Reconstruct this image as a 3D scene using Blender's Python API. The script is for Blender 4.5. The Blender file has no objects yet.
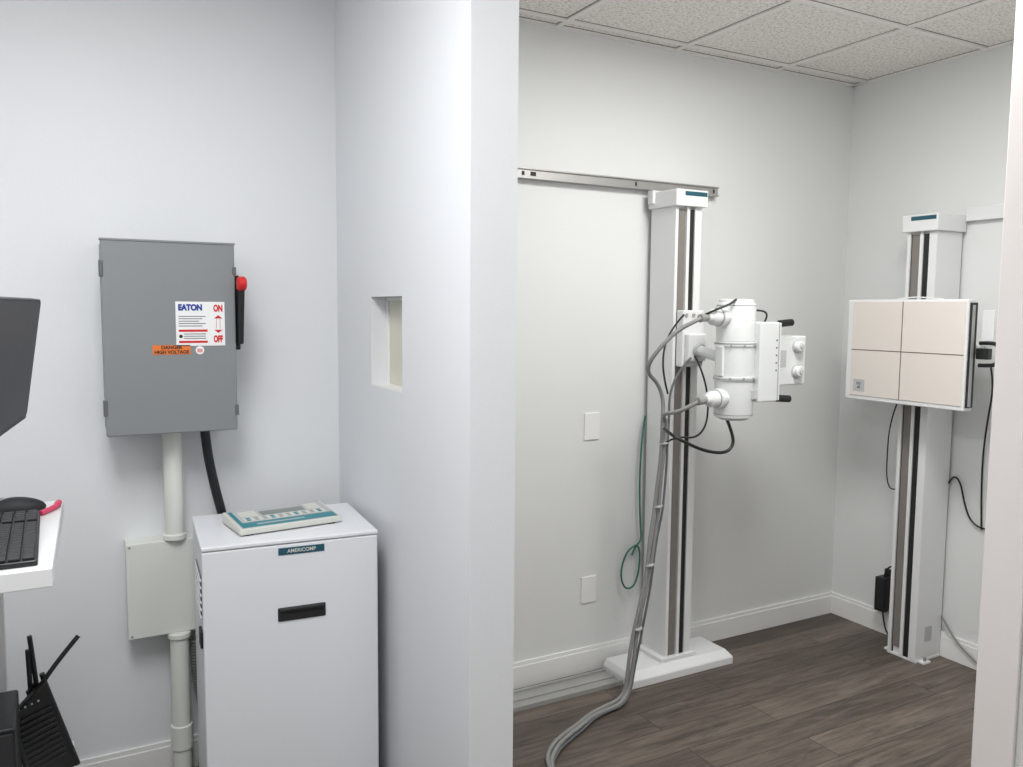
import bpy, bmesh, math, random
from mathutils import Matrix, Vector
random.seed(3)
sc=bpy.context.scene
D=2.978; W=3.597; H=2.74; XP=.913; XQ=1.045; YP=1.877
def lin(c):
    return tuple(((v/255)/12.92 if v/255<=.04045 else (((v/255)+.055)/1.055)**2.4) for v in c)+(1,)
def mat(name,rgb,rough=.5,metal=0,noise=0,nscale=30,bump=0,bscale=200):
    m=bpy.data.materials.new(name); m.use_nodes=True; nt=m.node_tree
    b=nt.nodes['Principled BSDF']; b.inputs['Roughness'].default_value=rough; b.inputs['Metallic'].default_value=metal
    c=lin(rgb)
    tc=nt.nodes.new('ShaderNodeTexCoord')
    n=nt.nodes.new('ShaderNodeTexNoise'); n.inputs['Scale'].default_value=nscale; n.inputs['Detail'].default_value=4
    nt.links.new(tc.outputs['Object'],n.inputs['Vector'])
    r=nt.nodes.new('ShaderNodeValToRGB'); k=noise
    r.color_ramp.elements[0].color=tuple(v*(1-k) for v in c[:3])+(1,)
    r.color_ramp.elements[1].color=tuple(min(1,v*(1+k)) for v in c[:3])+(1,)
    nt.links.new(n.outputs['Fac'],r.inputs['Fac']); nt.links.new(r.outputs['Color'],b.inputs['Base Color'])
    if bump:
        n2=nt.nodes.new('ShaderNodeTexNoise'); n2.inputs['Scale'].default_value=bscale; n2.inputs['Detail'].default_value=3
        nt.links.new(tc.outputs['Object'],n2.inputs['Vector'])
        bp=nt.nodes.new('ShaderNodeBump'); bp.inputs['Strength'].default_value=bump; bp.inputs['Distance'].default_value=.002
        nt.links.new(n2.outputs['Fac'],bp.inputs['Height']); nt.links.new(bp.outputs['Normal'],b.inputs['Normal'])
    return m
M_wl=mat('paint_cool_light_tint',(229,231,233),.55,noise=.012,nscale=2,bump=.15)  # wall white with the control room's cooler light mixed into its colour
M_wr=mat('paint_warm_light_tint',(223,224,223),.55,noise=.012,nscale=2,bump=.15)  # wall white tinted for the imaging room's warmer, greener light
M_pt=mat('paint_partition',(224,226,229),.5,noise=.01,nscale=2,bump=.15)
M_trim=mat('trim_white',(234,234,232),.35,noise=.01)
M_jamb=mat('trim_warm_white',(232,226,224),.35,noise=.01)
M_white=mat('powdercoat_white',(226,227,227),.35,noise=.01)
M_whit2=mat('enamel_white',(218,220,219),.3,noise=.01)
M_cab=mat('cabinet_white',(230,232,236),.4,noise=.01,bump=.1,bscale=500)
M_offw=mat('box_offwhite',(222,225,218),.45,noise=.01)
M_grey=mat('enclosure_grey',(132,136,138),.42,noise=.03,nscale=6,bump=.15,bscale=400)
M_greyd=mat('enclosure_dark_grey',(98,101,104),.45,noise=.03)
M_blk=mat('black_plastic',(22,23,25),.4,noise=.1)
M_blk2=mat('black_matte',(32,33,36),.6,noise=.1)
M_scr=mat('screen_dark',(28,32,39),.35,noise=.05)
M_key=mat('key_black',(34,35,38),.5,noise=.1)
M_cable=mat('cable_grey',(138,138,136),.5,noise=.15,nscale=60)
M_cabled=mat('cable_dark_grey',(98,100,103),.5,noise=.15,nscale=60)
M_green=mat('cable_green',(40,110,98),.5,noise=.1)
M_teal=mat('teal_print',(35,128,140),.4,noise=.03)
M_teald=mat('teal_dark_label',(28,82,98),.4,noise=.05)
M_red=mat('red_paint',(205,35,35),.4,noise=.05)
M_orange=mat('orange_label',(228,120,45),.5,noise=.03)
M_blue=mat('blue_print',(30,60,150),.5,noise=.03)
M_lab=mat('label_white',(238,238,238),.5,noise=.01)
M_labg=mat('label_grey',(185,186,188),.5,noise=.15,nscale=200)
M_ring=mat('ring_grey',(150,152,154),.4,noise=.05)
M_ink=mat('ink_black',(30,30,30),.6,noise=.05)
M_pink=mat('pink_plastic',(215,70,105),.4,noise=.05)
M_steel=mat('steel',(172,171,168),.4,metal=.65,noise=.06,nscale=12)
M_alu=mat('brushed_aluminium',(168,168,166),.45,metal=.3,noise=.08,nscale=20)
M_brown=mat('counterweight_grey',(126,120,115),.5,noise=.12,nscale=25)
M_beige=mat('detector_beige',(222,215,208),.5,noise=.01)
M_line=mat('detector_line',(90,74,62),.6,noise=.05)
M_pane=mat('leaded_pane',(205,204,188),.2,noise=.06,nscale=10)
M_lcd=mat('lcd_grey',(120,130,125),.3,noise=.05)
M_pan=mat('panel_beige',(210,211,203),.4,noise=.02)
M_bar=mat('ceiling_bar',(236,234,230),.5,noise=.01)
M_barshade=mat('ceiling_bar_painted_shadow',(128,124,118),.9,noise=.02)  # dark colour that paints the side shadow of the ceiling bars
def tile_mat():
    m=bpy.data.materials.new('acoustic_tile'); m.use_nodes=True; nt=m.node_tree; b=nt.nodes['Principled BSDF']
    b.inputs['Roughness'].default_value=.9
    tc=nt.nodes.new('ShaderNodeTexCoord')
    n=nt.nodes.new('ShaderNodeTexNoise'); n.inputs['Scale'].default_value=85; n.inputs['Detail'].default_value=5; n.inputs['Roughness'].default_value=.65
    nt.links.new(tc.outputs['Object'],n.inputs['Vector'])
    r=nt.nodes.new('ShaderNodeValToRGB'); r.color_ramp.elements[0].position=.37; r.color_ramp.elements[1].position=.53
    r.color_ramp.elements[0].color=lin((202,198,191)); r.color_ramp.elements[1].color=lin((243,240,235))
    nt.links.new(n.outputs['Fac'],r.inputs['Fac']); nt.links.new(r.outputs['Color'],b.inputs['Base Color'])
    bp=nt.nodes.new('ShaderNodeBump'); bp.inputs['Strength'].default_value=.2; bp.inputs['Distance'].default_value=.002
    nt.links.new(n.outputs['Fac'],bp.inputs['Height']); nt.links.new(bp.outputs['Normal'],b.inputs['Normal'])
    return m
M_tile=tile_mat()
def wood_mat():
    m=bpy.data.materials.new('wood_plank_floor'); m.use_nodes=True; nt=m.node_tree; b=nt.nodes['Principled BSDF']
    tc=nt.nodes.new('ShaderNodeTexCoord')
    br=nt.nodes.new('ShaderNodeTexBrick'); br.inputs['Scale'].default_value=1; br.offset=.37
    br.inputs['Brick Width'].default_value=1.22; br.inputs['Row Height'].default_value=.15
    br.inputs['Mortar Size'].default_value=.0014; br.inputs['Color1'].default_value=lin((112,103,95)); br.inputs['Color2'].default_value=lin((78,70,64))
    br.inputs['Mortar'].default_value=lin((42,37,34)); br.inputs['Bias'].default_value=0
    nt.links.new(tc.outputs['Object'],br.inputs['Vector'])
    mp=nt.nodes.new('ShaderNodeMapping'); mp.inputs['Scale'].default_value=(2.2,22,1)
    nt.links.new(tc.outputs['Object'],mp.inputs['Vector'])
    ad=nt.nodes.new('ShaderNodeMix'); ad.data_type='RGBA'; ad.blend_type='ADD'; ad.inputs['Factor'].default_value=1
    sc2=nt.nodes.new('ShaderNodeVectorMath'); sc2.operation='SCALE'; sc2.inputs['Scale'].default_value=40
    nt.links.new(br.outputs['Color'],sc2.inputs[0]); nt.links.new(mp.outputs['Vector'],ad.inputs['A']); nt.links.new(sc2.outputs[0],ad.inputs['B'])
    n=nt.nodes.new('ShaderNodeTexNoise'); n.inputs['Scale'].default_value=1.6; n.inputs['Detail'].default_value=8; n.inputs['Roughness'].default_value=.7; n.inputs['Distortion'].default_value=.8
    nt.links.new(ad.outputs['Result'],n.inputs['Vector'])
    r=nt.nodes.new('ShaderNodeValToRGB'); r.color_ramp.elements[0].position=.3; r.color_ramp.elements[1].position=.72
    r.color_ramp.elements[0].color=(.42,.40,.38,1); r.color_ramp.elements[1].color=(1.5,1.46,1.40,1)
    nt.links.new(n.outputs['Fac'],r.inputs['Fac'])
    mx=nt.nodes.new('ShaderNodeMix'); mx.data_type='RGBA'; mx.blend_type='MULTIPLY'; mx.inputs['Factor'].default_value=1
    nt.links.new(br.outputs['Color'],mx.inputs['A']); nt.links.new(r.outputs['Color'],mx.inputs['B'])
    nt.links.new(mx.outputs['Result'],b.inputs['Base Color'])
    b.inputs['Roughness'].default_value=.48
    bp=nt.nodes.new('ShaderNodeBump'); bp.inputs['Strength'].default_value=.25; bp.inputs['Distance'].default_value=.002
    nt.links.new(n.outputs['Fac'],bp.inputs['Height']); nt.links.new(bp.outputs['Normal'],b.inputs['Normal'])
    return m
M_wood=wood_mat()

# ---------- helpers
def group(name,loc=(0,0,0),rot=(0,0,0),local=False):
    e=bpy.data.objects.new(name,None); e.empty_display_size=.1; e.location=loc; e.rotation_euler=rot
    sc.collection.objects.link(e); e['local']=local
    return e
def attach(o,g):
    if g is not None:
        o.parent=g
        if not g['local']:
            mw=Matrix.Translation(g.location)@g.rotation_euler.to_matrix().to_4x4()
            o.matrix_parent_inverse=mw.inverted()
def finish(name,bm,m,g,bev=0,smooth=False):
    me=bpy.data.meshes.new(name); bmesh.ops.recalc_face_normals(bm,faces=bm.faces[:]); bm.to_mesh(me); bm.free()
    o=bpy.data.objects.new(name,me); sc.collection.objects.link(o)
    for x in (m if isinstance(m,(list,tuple)) else [m]): me.materials.append(x)
    if smooth:
        for p in me.polygons: p.use_smooth=True
    if bev:
        md=o.modifiers.new('bevel','BEVEL'); md.width=bev; md.segments=3; md.limit_method='ANGLE'; md.angle_limit=math.radians(40)
    attach(o,g); return o
def addbox(bm,x0,x1,y0,y1,z0,z1):
    vs=[bm.verts.new((x,y,z)) for x in(x0,x1) for y in(y0,y1) for z in(z0,z1)]
    for f in((0,1,3,2),(4,6,7,5),(0,4,5,1),(2,3,7,6),(0,2,6,4),(1,5,7,3)): bm.faces.new([vs[i] for i in f])
    return vs
def box(name,g,x0,x1,y0,y1,z0,z1,m,bev=.002):
    bm=bmesh.new(); addbox(bm,x0,x1,y0,y1,z0,z1); return finish(name,bm,m,g,bev)
def boxes(name,g,lst,m,bev=0):
    bm=bmesh.new()
    for b in lst: addbox(bm,*b)
    return finish(name,bm,m,g,bev)
def hexa(name,g,pts,m,bev=.002): # 4 bottom, 4 top
    bm=bmesh.new(); v=[bm.verts.new(p) for p in pts]
    for f in((0,1,2,3),(4,5,6,7),(0,1,5,4),(1,2,6,5),(2,3,7,6),(3,0,4,7)): bm.faces.new([v[i] for i in f])
    return finish(name,bm,m,g,bev)
def lathe(name,g,p0,p1,prof,m,seg=40):
    p0=Vector(p0); ax=(Vector(p1)-p0).normalized(); q=ax.to_track_quat('Z','Y')
    bm=bmesh.new(); rings=[]
    for t,r in prof:
        ring=[]
        for i in range(seg):
            a=2*math.pi*i/seg
            ring.append(bm.verts.new(p0+q@Vector((r*math.cos(a),r*math.sin(a),t))))
        rings.append(ring)
    for a,b in zip(rings,rings[1:]):
        for i in range(seg): bm.faces.new((a[i],a[(i+1)%seg],b[(i+1)%seg],b[i]))
    bm.faces.new(rings[0]); bm.faces.new(rings[-1])
    o=finish(name,bm,m,g)
    for p in o.data.polygons: p.use_smooth=len(p.vertices)==4
    md=o.modifiers.new('es','EDGE_SPLIT'); md.split_angle=math.radians(35)
    return o
def cyl(name,g,p0,p1,r,m,seg=32,ch=.0):
    L=(Vector(p1)-Vector(p0)).length
    prof=[(0,r),(L,r)] if not ch else [(0,r-ch),(ch,r),(L-ch,r),(L,r-ch)]
    return lathe(name,g,p0,p1,prof,m,seg)
def tube(name,g,pts,r,m,res=10):
    c=bpy.data.curves.new(name,'CURVE'); c.dimensions='3D'; c.bevel_depth=r; c.bevel_resolution=4; c.use_fill_caps=True
    s=c.splines.new('NURBS'); s.points.add(len(pts)-1); s.order_u=3; s.use_endpoint_u=True; s.resolution_u=res
    for i,p in enumerate(pts): s.points[i].co=(*p,1)
    c.materials.append(m); o=bpy.data.objects.new(name,c); sc.collection.objects.link(o); attach(o,g); return o
def text(name,g,body,loc,size,m,rot=(math.pi/2,0,0),align='CENTER',bold=0,sx=1):
    c=bpy.data.curves.new(name,'FONT'); c.body=body; c.size=size; c.align_x=align; c.align_y='CENTER'; c.extrude=.0003; c.offset=bold
    c.materials.append(m); o=bpy.data.objects.new(name,c); o.location=loc; o.rotation_euler=rot; o.scale=(sx,1,1)
    sc.collection.objects.link(o); attach(o,g); return o

# ---------- room
XL=-.6; YF=-1.4
box('floor',None,XL-.1,W+.1,YF-.1,D+.1,-.1,0,M_wood,0)
box('ceiling',None,XL-.1,W+.1,YF-.1,D+.1,H,H+.08,M_tile,0)
box('wall_back_control',None,XL-.1,XP+.05,D,D+.1,0,H,M_wl,0)
box('wall_back_imaging',None,XP+.05,W+.1,D,D+.1,0,H,M_wr,0)
box('wall_left',None,XL-.1,XL,YF,D,0,H,M_wl,0)
box('wall_right',None,W,W+.1,YF,D,0,H,M_wr,0)
box('wall_front',None,XL,W,YF-.1,YF,0,H,M_wl,0)
ny0,ny1,nz0,nz1=2.339,2.614,1.345,1.635
boxes('wall_partition',None,[(XP,XQ,YP,ny0,0,H),(XP,XQ,ny1,D,0,H),(XP,XQ,ny0,ny1,0,nz0),(XP,XQ,ny0,ny1,nz1,H)],M_pt)
g=group('window_1',(.98,2.476,1.35))
box('pane',g,.972,.98,ny0+.002,ny1-.002,nz0+.002,nz1-.002,M_pane,0)
box('sill',g,.9135,.972,ny0+.001,ny1-.001,nz0,nz0+.006,M_trim,.001)
boxes('frame',g,[(.965,.972,ny0+.002,ny0+.012,nz0+.006,nz1-.002),(.965,.972,ny1-.012,ny1-.002,nz0+.006,nz1-.002),(.965,.972,ny0+.012,ny1-.012,nz1-.012,nz1-.002)],M_trim)
JX=2.151
box('wall_side',None,JX+.014,JX+.16,YF,1.285,0,H,M_wr,0)
box('wall_imaging_front',None,JX+.16,W,1.16,1.285,0,H,M_wr,0)
boxes('trim_1',None,[(JX,JX+.014,1.19,1.30,0,H),(JX+.014,JX+.09,1.285,1.30,0,H)],M_jamb,.004)
boxes('trim_2',None,[(JX-.0,JX+.0139,1.02,1.17,0,H)],M_jamb,.003)
def bb(name,x0,x1,y0,y1,ax,sgn):
    if ax=='y': l=[(x0,x1,y0-.014,y0,0,.095),(x0,x1,y0-.009,y0,.095,.112)]
    elif sgn<0: l=[(x0-.014,x0,y0,y1,0,.095),(x0-.009,x0,y0,y1,.095,.112)]
    else: l=[(x0,x0+.014,y0,y1,0,.095),(x0,x0+.009,y0,y1,.095,.112)]
    boxes(name,None,l,M_trim,.0015)
bb('baseboard_back_control',XL,XP,D,D,'y',-1)
bb('baseboard_back_imaging',XQ,W-.014,D,D,'y',-1)
bb('baseboard_right',W,W,1.285,D,'x',-1)
bb('baseboard_partition',XQ,XQ,YP,D-.014,'x',1)
bb('baseboard_left',XL,XL,YF,D-.014,'x',1)
l=[];gl=[]
for k in range(-6,2):
    x=3.05+.61*k; l.append((x-.012,x+.012,YF,D,H-.008,H)); gl.append((x-.016,x+.016,YF,D,H-.0012,H))
for k in range(-5,2):
    y=2.28+.61*k; l.append((XL,W,y-.012,y+.012,H-.0085,H)); gl.append((XL,W,y-.016,y+.016,H-.0014,H))
l+=[(XQ,W,D-.02,D,H-.009,H),(W-.02,W,1.285,D,H-.009,H)]
gl+=[(XQ,W,D-.024,D,H-.0016,H),(W-.024,W,1.285,D,H-.0016,H)]
boxes('trim_ceiling_grid',None,l,M_bar)
boxes('trim_ceiling_bar_shadow',None,gl,M_barshade)  # thin strips painting shade along both sides of each bar

# ---------- disconnect switch
g=group('disconnect_switch_box',(.325,D,1.203))
fx0,fx1,fz0,fz1,fy=.133,.517,1.203,1.798,2.778
box('enclosure',g,fx0+.006,fx1-.006,fy+.02,D,fz0+.006,fz1-.004,M_grey,.003)
box('door',g,fx0,fx1,fy,fy+.022,fz0,fz1,M_grey,.004)
boxes('hinges',g,[(fx0-.006,fx0+.006,fy-.003,fy+.016,1.685,1.735),(fx0-.006,fx0+.006,fy-.003,fy+.016,1.265,1.315)],M_greyd,.003)
box('top_lip',g,fx0-.002,fx1+.002,fy-.003,fy+.03,fz1-.004,fz1+.002,M_grey,.001)
boxes('latches',g,[(fx1-.008,fx1+.004,fy-.004,fy+.014,1.70,1.725),(fx1-.008,fx1+.004,fy-.004,fy+.014,1.25,1.285)],M_greyd,.002)
box('handle_mount',g,fx1-.006,fx1+.02,fy+.03,fy+.1,1.46,1.70,M_blk,.004)
hexa('handle_lever',g,[(fx1+.004,fy-.02,1.48),(fx1+.02,fy-.02,1.48),(fx1+.02,fy+.03,1.48),(fx1+.004,fy+.03,1.48),(fx1+.006,fy-.035,1.66),(fx1+.024,fy-.035,1.66),(fx1+.024,fy+.01,1.66),(fx1+.006,fy+.01,1.66)],M_blk,.004)
cyl('handle_knob',g,(fx1+.001,fy-.03,1.672),(fx1+.028,fy-.03,1.672),.023,M_red,28,.005)
g2=g
box('warning_label',g2,.337,.483,fy-.0012,fy,1.476,1.614,M_lab,0)
ty=fy-.0016
text('brand_text',g2,'EATON',(.380,ty,1.595),.025,M_blue,bold=.0016,sx=.84)
text('on_text',g2,'ON',(.463,ty,1.593),.028,M_red,bold=.0016,sx=.62)
text('off_text',g2,'OFF',(.462,ty,1.496),.028,M_red,bold=.0016,sx=.56)
l=[]
for i in range(5): l.append((.345,.425-.01*(i%3),ty-.0002,fy,1.567-i*.0075,1.5693-i*.0075))
boxes('fine_print',g2,l,M_cabled)
boxes('red_lines',g2,[(.345,.43,ty-.0002,fy,1.520,1.527),(.345,.43,ty-.0002,fy,1.485,1.492),(.457,.458,ty-.0002,fy,1.53,1.565),(.468,.469,ty-.0002,fy,1.53,1.565)],M_red)
for s,zz in((1,1.562),(-1,1.526)):
    bm=bmesh.new(); v=[bm.verts.new(p) for p in((.450,ty-.0002,zz),(.476,ty-.0002,zz),(.463,ty-.0002,zz+s*.010))]; bm.faces.new(v); finish('arrow_head',bm,M_red,g2)
boxes('fine_print_b',g2,[(.345+.014,.425,ty-.0002,fy,1.512-i*.007,1.5143-i*.007) for i in range(3)],M_cabled)
cyl('warning_symbol',g2,(.351,fy,1.506),(.351,ty-.0002,1.506),.0055,M_ink,16)
box('danger_label',g2,.268,.378,fy-.0012,fy,1.450,1.479,M_orange,0)
text('danger_text',g2,'DANGER',(.323,ty,1.4715),.015,M_ink,bold=.0005)
text('danger_text_b',g2,'HIGH VOLTAGE',(.323,ty,1.4570),.0140,M_ink,bold=.0005)
cyl('round_sticker',g2,(.406,fy,1.462),(.406,fy-.001,1.462),.013,M_lab,24)
boxes('round_sticker_flag',g2,[(.398,.414,fy-.0015,fy,1.456+.004*i,1.458+.004*i) for i in range(3)],M_red,0)

# conduit + junction box
g=group('conduit_pipe',(.332,2.9,0))
cyl('upper_pipe',g,(.331,2.9,.835),(.331,2.9,1.2035),.030,M_offw,28)
cyl('lower_pipe',g,(.336,2.9,0),(.336,2.9,.52),.030,M_offw,28)
cyl('coupling',g,(.336,2.9,.115),(.336,2.9,.2),.035,M_offw,28,.003)
cyl('hub_a',g,(.331,2.9,.835),(.331,2.9,.855),.037,M_offw,28,.003)
cyl('hub_b',g,(.336,2.9,.50),(.336,2.9,.5195),.037,M_offw,28,.003)
g=group('junction_box',(.30,D,.52))
box('body',g,.184,.445,D-.085,D,.523,.832,M_offw,.003)
box('cover',g,.181,.448,D-.092,D-.084,.52,.835,M_offw,.003)
for x,z in((.192,.53),(.192,.825),(.437,.53),(.437,.825)): cyl('screw',g,(x,D-.092,z),(x,D-.0935,z),.004,M_alu,12)
tube('power_cable',None,[(.432,2.90,1.203),(.436,2.90,1.15),(.445,2.902,1.08),(.462,2.905,.99),(.49,2.908,.87),(.52,2.91,.7),(.56,2.915,.45),(.58,2.92,.02)],.0155,M_blk)
g=group('flexible_conduit',(.41,2.92,0))
pts=[(.400+.012*math.sin(i*.5),2.925,.012+.045*i) for i in range(11)]
tube('core',g,pts,.013,M_cabled)
for i in range(44):
    z=.014+i*.0105; x=.40+.012*math.sin(z/.045*.5)
    cyl('ring',g,(x,2.925,z),(x,2.925,z+.005),.016,M_cable,14)

# ---------- generator cabinet
g=group('generator_cabinet',(.622,2.645,0),(0,0,-.075),True)
w,d=.2575,.20
box('body',g,-w+.002,w-.002,-d+.02,d,.03,.900,M_cab,.004)
box('front_panel',g,-w,w,-d,-d+.018,.03,.898,M_cab,.005)
box('lid',g,-w-.001,w+.001,-d-.002,d,.900,.913,M_cab,.004)
boxes('feet',g,[(sx*w*.8-.02,sx*w*.8+.02,sy*d*.75-.02,sy*d*.75+.02,0,.03) for sx in(-1,1) for sy in(-1,1)],M_blk,.002)
box('handle_frame',g,-.048,.094,-d-.004,-d+.005,.664,.706,M_blk2,.004)
box('handle_recess',g,-.038,.084,-d-.0045,-d+.004,.670,.690,M_ink,.002)
box('handle_grip',g,-.042,.088,-d-.010,-d,.690,.704,M_blk,.004)
box('name_plate',g,-.044,.092,-d-.002,-d,.866,.888,M_teald,.001)
text('name_text',g,'AMERICOMP',(.024,-d-.0025,.877),.015,M_pan,bold=.0003)
boxes('side_vents',g,[(-w-.004,-w+.001,-.155,.05,z,z+.007) for z in(.80,.778,.756,.734,.712,.69)],M_cab,.001)
boxes('side_vent_slots',g,[(-w-.0015,-w+.001,-.150,.045,z+.0075,z+.0135) for z in(.80,.778,.756,.734,.712,.69)],M_cabled,0)
box('side_handle',g,-w-.006,-w+.002,-.16,-.10,.60,.65,M_blk2,.003)
# control console
g=group('control_console',(.622,2.640,.913),(0,0,.10),True)
a,b=.162,.096
hexa('body',g,[(-a,-b,.004),(a,-b,.004),(a,b,.004),(-a,b,.004),(-a,-b,.022),(a,-b,.022),(a,b,.036),(-a,b,.036)],M_pan,.004)
sl=.014/(2*b)
def slab(name,x0,x1,y0,y1,m,h=.0012):
    z=lambda y:.022+(y+b)*sl
    hexa(name,g,[(x0,y0,z(y0)-.001),(x1,y0,z(y0)-.001),(x1,y1,z(y1)-.001),(x0,y1,z(y1)-.001),(x0,y0,z(y0)+h),(x1,y0,z(y0)+h),(x1,y1,z(y1)+h),(x0,y1,z(y1)+h)],m,0)
slab('face_plate',-.152,.152,-.088,.088,M_labg,.001)
slab('teal_band',-.150,.150,-.086,-.040,M_teal,.0018)
slab('teal_side',-.150,-.138,-.04,.080,M_teal,.0018)
slab('lcd',-.060,.080,.014,.052,M_lcd,.0022)
slab('key_field',-.125,.135,-.030,.006,M_pan,.0018)
slab('status_field',-.125,-.07,.014,.070,M_pan,.0018)
slab('status_field_b',.09,.135,.014,.070,M_pan,.0018)
for i in range(10):
    for j in range(2):
        x=-.118+i*.0255; slab('button',x,x+.012,-.026+j*.016,-.017+j*.016,M_alu if i%3 else M_teal,.003)
slab('band_text',-.10,.05,-.068,-.060,M_labg,.0024)
boxes('feet',g,[(sx*.13-.01,sx*.13+.01,sy*.08-.01,sy*.08+.01,0,.005) for sx in(-1,1) for sy in(-1,1)],M_blk)

# ---------- desk and items
g=group('wall_mounted_desk',(-.3,2.08,1.06))
hexa('top',g,[(XL,1.785,1.062),(-.016,1.785,1.062),(.010,2.41,1.062),(XL,2.41,1.062),(XL,1.785,1.10),(-.016,1.785,1.10),(.010,2.41,1.10),(XL,2.41,1.10)],M_white,.003)
boxes('wall_cleat',g,[(XL,XL+.04,1.85,2.35,1.0,1.062)],M_white,.002)
box('desk_end_panel',None,XL,-.13,2.37,2.40,0,1.0615,M_white,.002)
box('low_wall_shelf',None,XL,.012,1.775,2.365,.445,.475,M_white,.003)
g=group('keyboard',(-.115,2.02,1.10))
box('case',g,-.19,-.040,1.81,2.25,1.10,1.112,M_blk,.004)
l=[]
for r in range(6):
    for c in range(21):
        if c in(15,): continue
        x=-.186+r*.0240; y=1.816+c*.0205
        if r==5 and 4<c<10: continue
        l.append((x,x+.0205,y,y+.0176,1.112,1.118))
l.append((-.186+5*.0240,-.186+5*.0240+.0205,1.816+5*.0205,1.816+10*.0205-.003,1.112,1.118))
boxes('keys',g,l,M_key,.002)
g=group('computer_mouse',(-.09,2.325,1.10))
bm=bmesh.new(); bmesh.ops.create_uvsphere(bm,u_segments=32,v_segments=18,radius=1)
for v in bm.verts:
    v.co.z=max(v.co.z,-.25); v.co=Vector((-.088+v.co.x*.060,2.325+v.co.y*.033,1.1065+(v.co.z)*.028*(1-.15*v.co.x)))
finish('shell',bm,M_blk2,g,smooth=True)
cyl('scroll_wheel',g,(-.122,2.321,1.128),(-.122,2.329,1.128),.009,M_labg,16)
g=group('pink_marker',(-.005,2.31,1.10))
tube('barrel',g,[(-.040,2.245,1.107),(-.018,2.275,1.107),(-.004,2.32,1.107)],.0065,M_pink)
cyl('cap',g,(-.005,2.315,1.108),(-.001,2.345,1.108),.008,M_pink,16,.002)
# monitor
g=group('computer_monitor',(-.2,1.95,1.10))
T=Vector((-.019,2.2,1.612)); up=Vector((.145,0,.99)).normalized(); ln=Vector((-.125,-1,0)).normalized(); nn=ln.cross(up).normalized()
if nn.x>0: nn=-nn
def mon(name,s0,s1,h0,h1,t0,t1,m,bev=.002):
    P=lambda s,h,t: T+ln*s-up*h+nn*t
    hexa(name,g,[P(s0,h1,t0),P(s1,h1,t0),P(s1,h1,t1),P(s0,h1,t1),P(s0,h0,t0),P(s1,h0,t0),P(s1,h0,t1),P(s0,h0,t1)],m,bev)
mon('housing',0,.50,0,.275,.001,.022,M_blk,.003)
mon('screen',.006,.494,.006,.262,-.0006,.003,M_scr,0)
mon('rear_bulge',.12,.38,.06,.22,.02,.05,M_blk,.008)
cyl('neck',g,(-.13,1.94,1.46),(-.30,1.95,1.13),.018,M_blk,16)
box('base',g,-.42,-.21,1.84,2.06,1.10,1.112,M_blk,.005)
# router
g=group('wifi_router',(-.032,2.19,.482),(0,math.radians(-13),math.radians(14)),True)
bx=.056
hexa('body',g,[(-bx,-.018,.018),(bx,-.018,.0),(bx,.018,.0),(-bx,.018,.018),(-bx+.004,-.013,.185),(bx-.012,-.013,.24),(bx-.012,.013,.24),(-bx+.004,.013,.185)],M_blk,.006)
boxes('vents',g,[(-.042,.035,-.0205,-.016,.045+i*.014,.051+i*.014) for i in range(10)],M_blk2,.001)
boxes('status_leds',g,[(-.03+.014*i,-.026+.014*i,-.0175,-.012,.20,.203) for i in range(4)],M_labg,0)
for i,(x0,z0,x1,z1) in enumerate(((.022,.20,.042,.345),(.006,.19,.030,.315),(.042,.215,.138,.295))):
    cyl('antenna_joint',g,(x0,.02,z0),(x0,.02,z0+.03),.006,M_blk,12)
    tube('antenna',g,[(x0,.02,z0+.01),(x0+(x1-x0)*.2,.02,z0+.03),(x1,.02,z1)],.0055,M_blk)
g=group('mini_computer_tower',(-.2,2.03,.475))
box('case',g,-.30,-.096,1.93,2.13,.475,.735,M_blk,.006)
box('front_bezel',g,-.295,-.101,1.924,1.932,.485,.725,M_blk2,.003)

# ---------- wall plates
def plate(name,x0,x1,z0,z1):
    g=group(name,((x0+x1)/2,D,(z0+z1)/2))
    box('cover',g,x0,x1,D-.006,D,z0,z1,M_trim,.002)
    cx=(x0+x1)/2; cz=(z0+z1)/2
    for z in(cz-.042,cz+.042): cyl('screw',g,(cx,D-.006,z),(cx,D-.0068,z),.003,M_bar,12)
plate('blank_wall_plate',1.995,2.072,1.037,1.155)
plate('blank_wall_plate.001',1.993,2.070,.312,.43)

# ---------- rails
g=group('wall_rail',(1.9,D,2.14))
box('channel',g,XQ+.06,2.69,D-.03,D,2.118,2.160,M_steel,.002)
boxes('lips',g,[(XQ+.06,2.69,D-.038,D-.03,2.154,2.160),(XQ+.06,2.69,D-.038,D-.03,2.118,2.124)],M_steel,.001)
boxes('marks',g,[(1.66,1.672,D-.0315,D-.03,2.131,2.147),(1.70,1.725,D-.0315,D-.03,2.131,2.147),(2.66,2.668,D-.0315,D-.03,2.131,2.147),(2.22,2.228,D-.0315,D-.03,2.131,2.147)],M_ink)
g=group('floor_rail',(1.6,2.85,0))
box('bed',g,XQ+.06,2.10,2.785,2.925,0,.010,M_alu,.001)
boxes('ribs',g,[(XQ+.06,2.10,y,y+.012,.010,.020) for y in(2.785,2.913)],M_alu,.001)
boxes('centre_rib',g,[(XQ+.06,2.10,2.845,2.865,.010,.016)],M_alu,.001)

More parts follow.
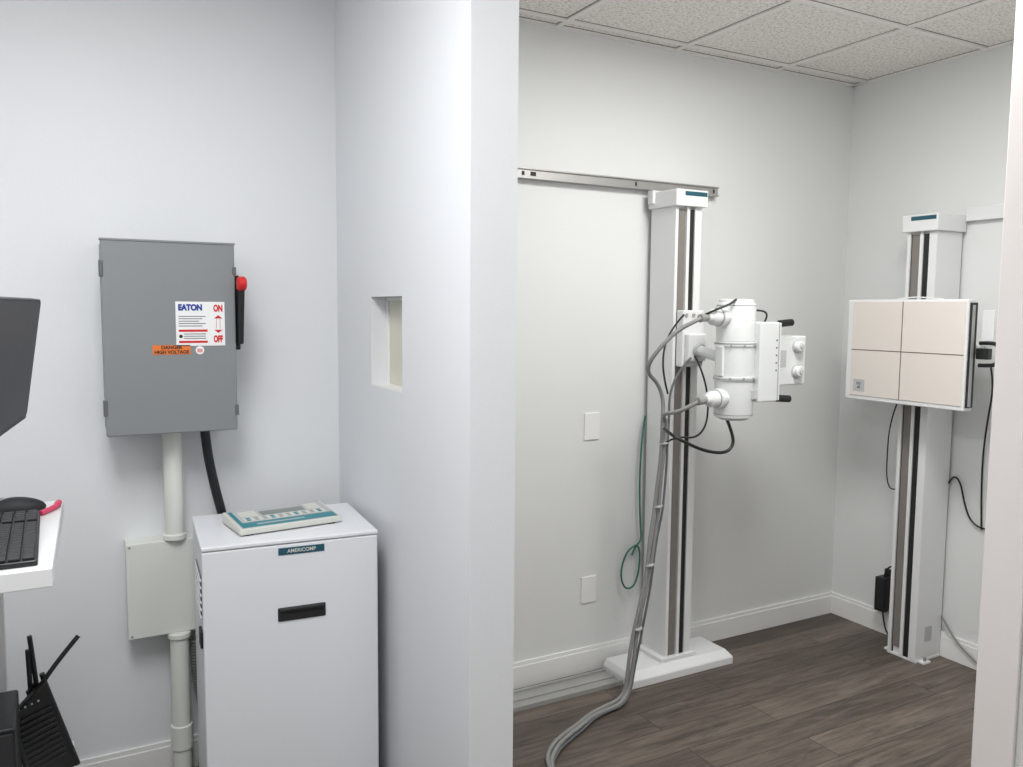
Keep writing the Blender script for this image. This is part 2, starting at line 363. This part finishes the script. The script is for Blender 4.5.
def column(g,w,dp,z0,z1,capz):
    h=w/2
    box('column_body',g,-h,h,.012,dp,z0,z1,M_white,.003)
    boxes('column_ribs',g,[(-h,-h+.016,0,.014,z0,z1),(-h+.062,-h+.078,0,.014,z0,z1),(h-.036,h,0,.014,z0,z1)],M_white,.001)
    box('counterweight_track',g,-h+.022,-h+.058,.006,.013,z0+.03,z1-.01,M_brown,0)
    boxes('track_grooves',g,[(-h+.0165,-h+.0215,.008,.013,z0,z1-.01),(-h+.080,-h+.103,.004,.013,z0,z1-.01)],M_ink)
    box('top_cap',g,-h-.015,h+.015,-.022,dp+.004,z1,capz,M_white,.005)
    box('cap_label',g,-h+.03,h+.008,-.0235,-.02,capz-.026,capz-.008,M_teald,.001)
# ---------- tube stand
g=group('xray_tube_stand',(2.383,2.785,0),(0,0,0),True)
column(g,.142,.165,.05,2.035,2.105)
boxes('base_plate',g,[(-.295,.278,-.058,.15,0,.034)],M_white,.004)
hexa('base_slope',g,[(-.295,-.058,.034),(.278,-.058,.034),(.278,.15,.034),(-.295,.15,.034),(-.280,-.02,.060),(.262,-.02,.060),(.262,.148,.060),(-.280,.148,.060)],M_white,.003)
boxes('base_collar',g,[(-.10,.10,-.012,.168,.060,.078)],M_white,.003)
box('rail_bracket',g,-.10,.06,.120,.1545,2.055,2.112,M_white,.003)
box('carriage_plate',g,-.055,.06,-.045,-.002,1.36,1.60,M_white,.005)
box('carriage_block',g,-.045,.05,-.075,-.045,1.385,1.50,M_white,.006)
for x,z in((-.04,1.38),(.045,1.38),(-.04,1.58),(.045,1.58),(.0,1.58)): cyl('bolt',g,(x,-.045,z),(x,-.052,z),.007,M_alu,6)
cyl('arm_shaft',g,(.005,-.07,1.435),(.008,-.22,1.405),.022,M_whit2,28)
cyl('arm_collar',g,(.005,-.075,1.435),(.005,-.092,1.431),.030,M_labg,28,.003)
tx,tyy=.012,-.285
R=.077
prof=[(0,R-.026),(.004,R-.018),(.010,R-.012),(.012,R-.002),(.020,R),(.155,R),(.156,R-.002),(.16,R-.002),(.161,R+.005),(.175,R+.005),(.176,R),(.296,R),(.297,R+.005),(.311,R+.005),(.312,R-.002),(.316,R-.002),(.317,R),(.458,R),(.466,R-.003),(.468,R-.008),(.480,R-.010),(.482,R-.016)]
lathe('tube_housing',g,(tx,tyy,1.163),(tx,tyy,2),prof,M_whit2,56)
cyl('band_low',g,(tx,tyy,1.326),(tx,tyy,1.331),R+.0056,M_ring,56)
cyl('band_high',g,(tx,tyy,1.467),(tx,tyy,1.472),R+.0056,M_ring,56)
cyl('end_ring_low',g,(tx,tyy,1.185),(tx,tyy,1.188),R+.0006,M_ring,56)
cyl('end_ring_high',g,(tx,tyy,1.618),(tx,tyy,1.621),R+.0006,M_ring,56)
for k in range(4):
    aa=-math.pi*(.2+.2*k)
    for z in(1.333,1.463):
        cyl('band_screw',g,(tx+(R+.003)*math.cos(aa),tyy+(R+.003)*math.sin(aa),z-.0),(tx+(R+.009)*math.cos(aa),tyy+(R+.009)*math.sin(aa),z),.0045,M_steel,10)
box('rating_label',g,tx+.02,tx+.05,tyy-R-.0,tyy-R+.012,1.25,1.285,M_labg,0)
boxes('ring_clamp',g,[(tx-R-.008,tx-R+.015,tyy-.02,tyy+.02,1.34,1.46)],M_whit2,.004)
for z in(1.575,1.253):
    lathe('cable_receptacle',g,(tx-.055,tyy-.01,z),(tx-.3,tyy-.03,z-.004),[(0,.034),(.030,.034),(.032,.040),(.050,.040),(.053,.034),(.085,.032),(.095,.021),(.112,.018),(.114,.013)],M_whit2,28)
    cyl('receptacle_ring',g,(tx-.108,tyy-.0135,z),(tx-.113,tyy-.014,z),.0358,M_ring,28)
    cyl('strain_relief',g,(tx-.160,tyy-.018,z-.001),(tx-.205,tyy-.021,z-.006),.0160,M_steel,18)
boxes('collimator_mount',g,[(.078,.10,-.33,-.235,1.30,1.48)],M_whit2,.003)
box('collimator_housing',g,.062,.165,-.372,-.215,1.237,1.556,M_whit2,.006)
box('collimator_gap',g,.165,.172,-.362,-.22,1.245,1.548,M_blk2,.001)
box('collimator_front',g,.172,.180,-.368,-.215,1.24,1.553,M_whit2,.003)
box('collimator_box',g,.18,.358,-.335,-.215,1.296,1.498,M_whit2,.006)
box('light_port',g,.358,.365,-.32,-.235,1.32,1.47,M_labg,.002)
for z in(1.455,1.352):
    cyl('collimator_knob',g,(.305,-.335,z),(.305,-.362,z),.023,M_whit2,28,.004)
    cyl('knob_ring',g,(.305,-.335,z),(.305,-.338,z),.028,M_labg,28)
    cyl('knob_cap',g,(.305,-.362,z),(.305,-.367,z),.011,M_labg,20,.002)
box('collimator_label',g,.20,.245,-.3362,-.334,1.37,1.44,M_labg,0)
for z in(1.548,1.247):
    cyl('handle_post',g,(.17,-.345,z),(.185,-.345,z),.008,M_alu,16)
    cyl('handle_grip',g,(.182,-.345,z),(.258,-.35,z+(.006 if z>1.4 else -.006)),.0145,M_blk,20,.004)
boxes('collimator_dots',g,[(.148,.154,-.3735,-.371,1.36+.03*i,1.366+.03*i) for i in range(5)],M_ink)
# ---------- cables
g=group('tube_cable_bundle',(2.1,2.65,0))
up1=[(2.193,2.478,1.568),(2.165,2.49,1.555),(2.12,2.53,1.52),(2.075,2.56,1.465),(2.045,2.60,1.40),(2.06,2.63,1.35),(2.13,2.655,1.31),(2.172,2.665,1.24)]
trunk=[(2.172,2.66,1.15),(2.168,2.66,1.06),(2.162,2.66,.97),(2.150,2.66,.87),(2.142,2.66,.77),(2.124,2.66,.68),(2.112,2.66,.58),(2.098,2.66,.48),(2.072,2.66,.38),(2.048,2.66,.28),(2.030,2.655,.20),(2.015,2.652,.12),(2.00,2.648,.05),(1.96,2.64,.014),(1.87,2.63,.010),(1.80,2.61,.010),(1.72,2.565,.010),(1.62,2.52,.010),(1.54,2.47,.010),(1.47,2.39,.010),(1.42,2.2,.010),(1.38,1.95,.010)]
def loose(off,ph,amp):
    o=[]
    for i,(x,y,z) in enumerate(trunk):
        wob=amp*math.sin(i*1.15+ph)
        if z<.03: o.append((x,y+off*-1.25+wob*.8,z))
        else: o.append((x+off+wob,y-abs(off)*.35,z))
    return o
tube('cable_upper',g,up1+loose(-.008,0,.003),.0082,M_cable)
low=[(2.192,2.478,1.245),(2.165,2.50,1.225),(2.14,2.54,1.20),(2.13,2.60,1.19),(2.15,2.64,1.17)]
tube('cable_lower',g,low+loose(.010,2,.004),.0082,M_cable)
tube('cable_control',g,[(2.34,2.70,1.40),(2.25,2.66,1.36),(2.19,2.65,1.27)]+loose(.024,4,.005),.0048,M_cabled)
for (x,y,z) in ((2.173,2.657,1.06),(2.148,2.655,.80),(2.113,2.655,.56),(2.058,2.655,.30)):
    cyl('tie',g,(x,y,z-.003),(x-.0008,y,z+.003),.0195,M_labg,20)
g=group('control_cables',(2.3,2.6,1.2))
tube('loop_a',g,[(2.16,2.64,1.12),(2.12,2.56,1.115),(2.15,2.52,1.09),(2.245,2.50,1.045),(2.34,2.48,1.03),(2.385,2.48,1.06),(2.385,2.49,1.11),(2.36,2.50,1.170)],.0065,M_blk)
tube('loop_b',g,[(2.37,2.71,1.41),(2.39,2.66,1.32),(2.36,2.60,1.16),(2.29,2.58,1.08),(2.20,2.62,1.09),(2.175,2.65,1.06)],.004,M_blk)
tube('loop_c',g,[(2.19,2.49,1.57),(2.24,2.46,1.60),(2.30,2.43,1.625),(2.35,2.45,1.648),(2.39,2.50,1.640)],.0045,M_blk)
tube('loop_d',g,[(2.33,2.74,1.58),(2.24,2.70,1.53),(2.17,2.67,1.45),(2.16,2.66,1.34),(2.19,2.66,1.26)],.004,M_blk)
tube('loop_e',g,[(2.45,2.50,1.60),(2.50,2.46,1.605),(2.53,2.46,1.58),(2.53,2.48,1.555)],.004,M_blk)
tube('ground_cable',None,[(2.303,2.95,1.13),(2.29,2.95,1.067),(2.278,2.95,.85),(2.288,2.95,.643),(2.30,2.95,.55),(2.22,2.95,.535),(2.18,2.95,.43),(2.21,2.95,.345),(2.275,2.95,.36),(2.295,2.95,.50),(2.275,2.955,.56),(2.25,2.955,.50)],.0042,M_green)
# ---------- wall bucky stand
g=group('wall_bucky_stand',(3.400,2.412,0),(0,0,-math.pi/2),True)
column(g,.144,.180,.012,1.955,2.03)
boxes('foot_plate',g,[(-.075,.075,.002,.18,0,.012),(-.105,.105,.02,.07,0,.010)],M_white,.002)
for x in(-.09,.09): cyl('foot_bolt',g,(x,.045,.010),(x,.045,.026),.008,M_steel,6)
boxes('side_sticker',g,[(.072,.0735,.06,.11,.09,.16)],M_labg)
box('detector_case',g,-.253,.330,-.150,-.090,1.195,1.654,M_white,.006)
box('detector_face',g,-.222,.322,-.1535,-.149,1.215,1.645,M_beige,.002)
cx=.035; cz=1.426
boxes('cross_lines',g,[(cx-.0017,cx+.0017,-.1545,-.153,1.215,1.645),(-.222,.322,-.1545,-.153,cz-.0017,cz+.0017)],M_line)
box('detector_label',g,-.205,-.145,-.1542,-.153,1.235,1.29,M_labg,0)
text('label_text',g,'SID\n40',(-.175,-.1546,1.262),.018,M_ink)
box('side_slot',g,.330,.335,-.140,-.095,1.21,1.64,M_blk2,.001)
box('cassette_tray',g,.333,.337,-.130,-.112,1.215,1.63,M_alu,.001)
box('mount_plate',g,-.10,.13,-.092,-.055,1.25,1.60,M_white,.004)
box('mount_carriage',g,-.07,.09,-.056,-.001,1.30,1.58,M_white,.004)
box('side_bracket',g,.335,.385,-.062,-.055,1.46,1.61,M_white,.002)
box('bracket_arm',g,.10,.36,-.075,-.055,1.42,1.465,M_white,.002)
tube('side_handle',g,[(.345,-.085,1.475),(.40,-.085,1.48),(.425,-.085,1.465),(.425,-.085,1.40),(.40,-.085,1.385),(.345,-.085,1.385)],.008,M_blk)
box('handle_switch',g,.338,.39,-.10,-.07,1.41,1.455,M_blk,.004)
tube('top_wire',g,[(-.02,-.12,1.655),(.05,-.12,1.665),(.12,-.12,1.662),(.20,-.12,1.655)],.003,M_white)
g=group('cable_duct',(W,2.1,2.03))
box('cover',g,W-.03,W,1.40,2.322,2.002,2.062,M_white,.003)
g=group('detector_cables',(3.5,2.2,.9))
tube('drop_a',g,[(3.32,2.02,1.385),(3.40,2.05,1.30),(3.52,2.14,1.15),(3.58,2.19,.98),(3.585,2.19,.80),(3.585,2.18,.64)],.004,M_blk)
tube('drop_b',g,[(3.57,2.335,.82),(3.58,2.325,.86),(3.585,2.29,.84),(3.585,2.265,.74),(3.585,2.235,.67),(3.585,2.18,.64),(3.585,2.10,.65)],.004,M_blk)
tube('drop_c',g,[(3.33,2.44,1.20),(3.36,2.50,1.10),(3.46,2.58,.90),(3.52,2.62,.78),(3.54,2.60,.73),(3.55,2.50,.78)],.003,M_blk)
tube('floor_cord',g,[(3.565,2.33,.20),(3.57,2.28,.12),(3.575,2.2,.06),(3.57,2.1,.01)],.005,M_cable)
g=group('power_adapter',(W,2.66,.2))
box('brick',g,3.52,3.583,2.60,2.66,.13,.30,M_blk,.006)
box('bracket',g,3.583,W,2.605,2.655,.14,.33,M_blk2,.002)
tube('lead_a',g,[(3.55,2.63,.30),(3.555,2.62,.36),(3.57,2.56,.36),(3.57,2.50,.30)],.004,M_blk)
tube('lead_b',g,[(3.55,2.63,.13),(3.55,2.62,.06),(3.54,2.58,.012),(3.52,2.54,.01)],.004,M_blk)

# ---------- added lights: ceiling troffers out of view, placed to light the rooms
def added_troffer(name,x,y,sx,sy,power,col):
    g=group(name,(x,y,H))
    boxes('frame',g,[(x-sx/2-.02,x+sx/2+.02,y-sy/2-.02,y-sy/2,H-.02,H-.006),(x-sx/2-.02,x+sx/2+.02,y+sy/2,y+sy/2+.02,H-.02,H-.006),(x-sx/2-.02,x-sx/2,y-sy/2,y+sy/2,H-.02,H-.006),(x+sx/2,x+sx/2+.02,y-sy/2,y+sy/2,H-.02,H-.006)],M_bar)
    L=bpy.data.lights.new('lamp','AREA'); L.shape='RECTANGLE'; L.size=sx; L.size_y=sy; L.energy=power; L.color=col
    o=bpy.data.objects.new('lamp',L); o.location=(x,y,H-.015); sc.collection.objects.link(o); attach(o,g)
added_troffer('added_ceiling_light',.0,1.25,.57,1.18,38,(.992,.993,1.0))
added_troffer('added_ceiling_light.001',2.135,1.70,.57,.57,33,(1.0,.993,.975))
added_troffer('added_ceiling_light.002',1.3,-.4,.57,1.18,13,(1.0,.995,.985))
wd=bpy.data.worlds.new('world'); sc.world=wd; wd.use_nodes=True
wd.node_tree.nodes['Background'].inputs[0].default_value=(.8,.85,.9,1); wd.node_tree.nodes['Background'].inputs[1].default_value=.3

# ---------- camera
f,pi,ya,ro,h=835.15,.0890,.5027,.0080,1.5991
fw=Vector((math.sin(ya)*math.cos(pi),math.cos(ya)*math.cos(pi),-math.sin(pi)))
r=Vector((math.cos(ya),-math.sin(ya),0)); u=r.cross(fw)
r2=r*math.cos(ro)+u*math.sin(ro); u2=-r*math.sin(ro)+u*math.cos(ro)
mt=Matrix((r2,u2,-fw)).transposed().to_4x4(); mt.translation=(0,0,h)
cd=bpy.data.cameras.new('camera'); cd.sensor_width=36; cd.sensor_fit='HORIZONTAL'; cd.lens=f/1023*36; cd.clip_start=.05
co=bpy.data.objects.new('camera',cd); sc.collection.objects.link(co); co.matrix_world=mt; sc.camera=co
try:
    sc.view_settings.view_transform='Standard'; sc.view_settings.look='None'; sc.view_settings.exposure=0
except Exception as e: print(e)
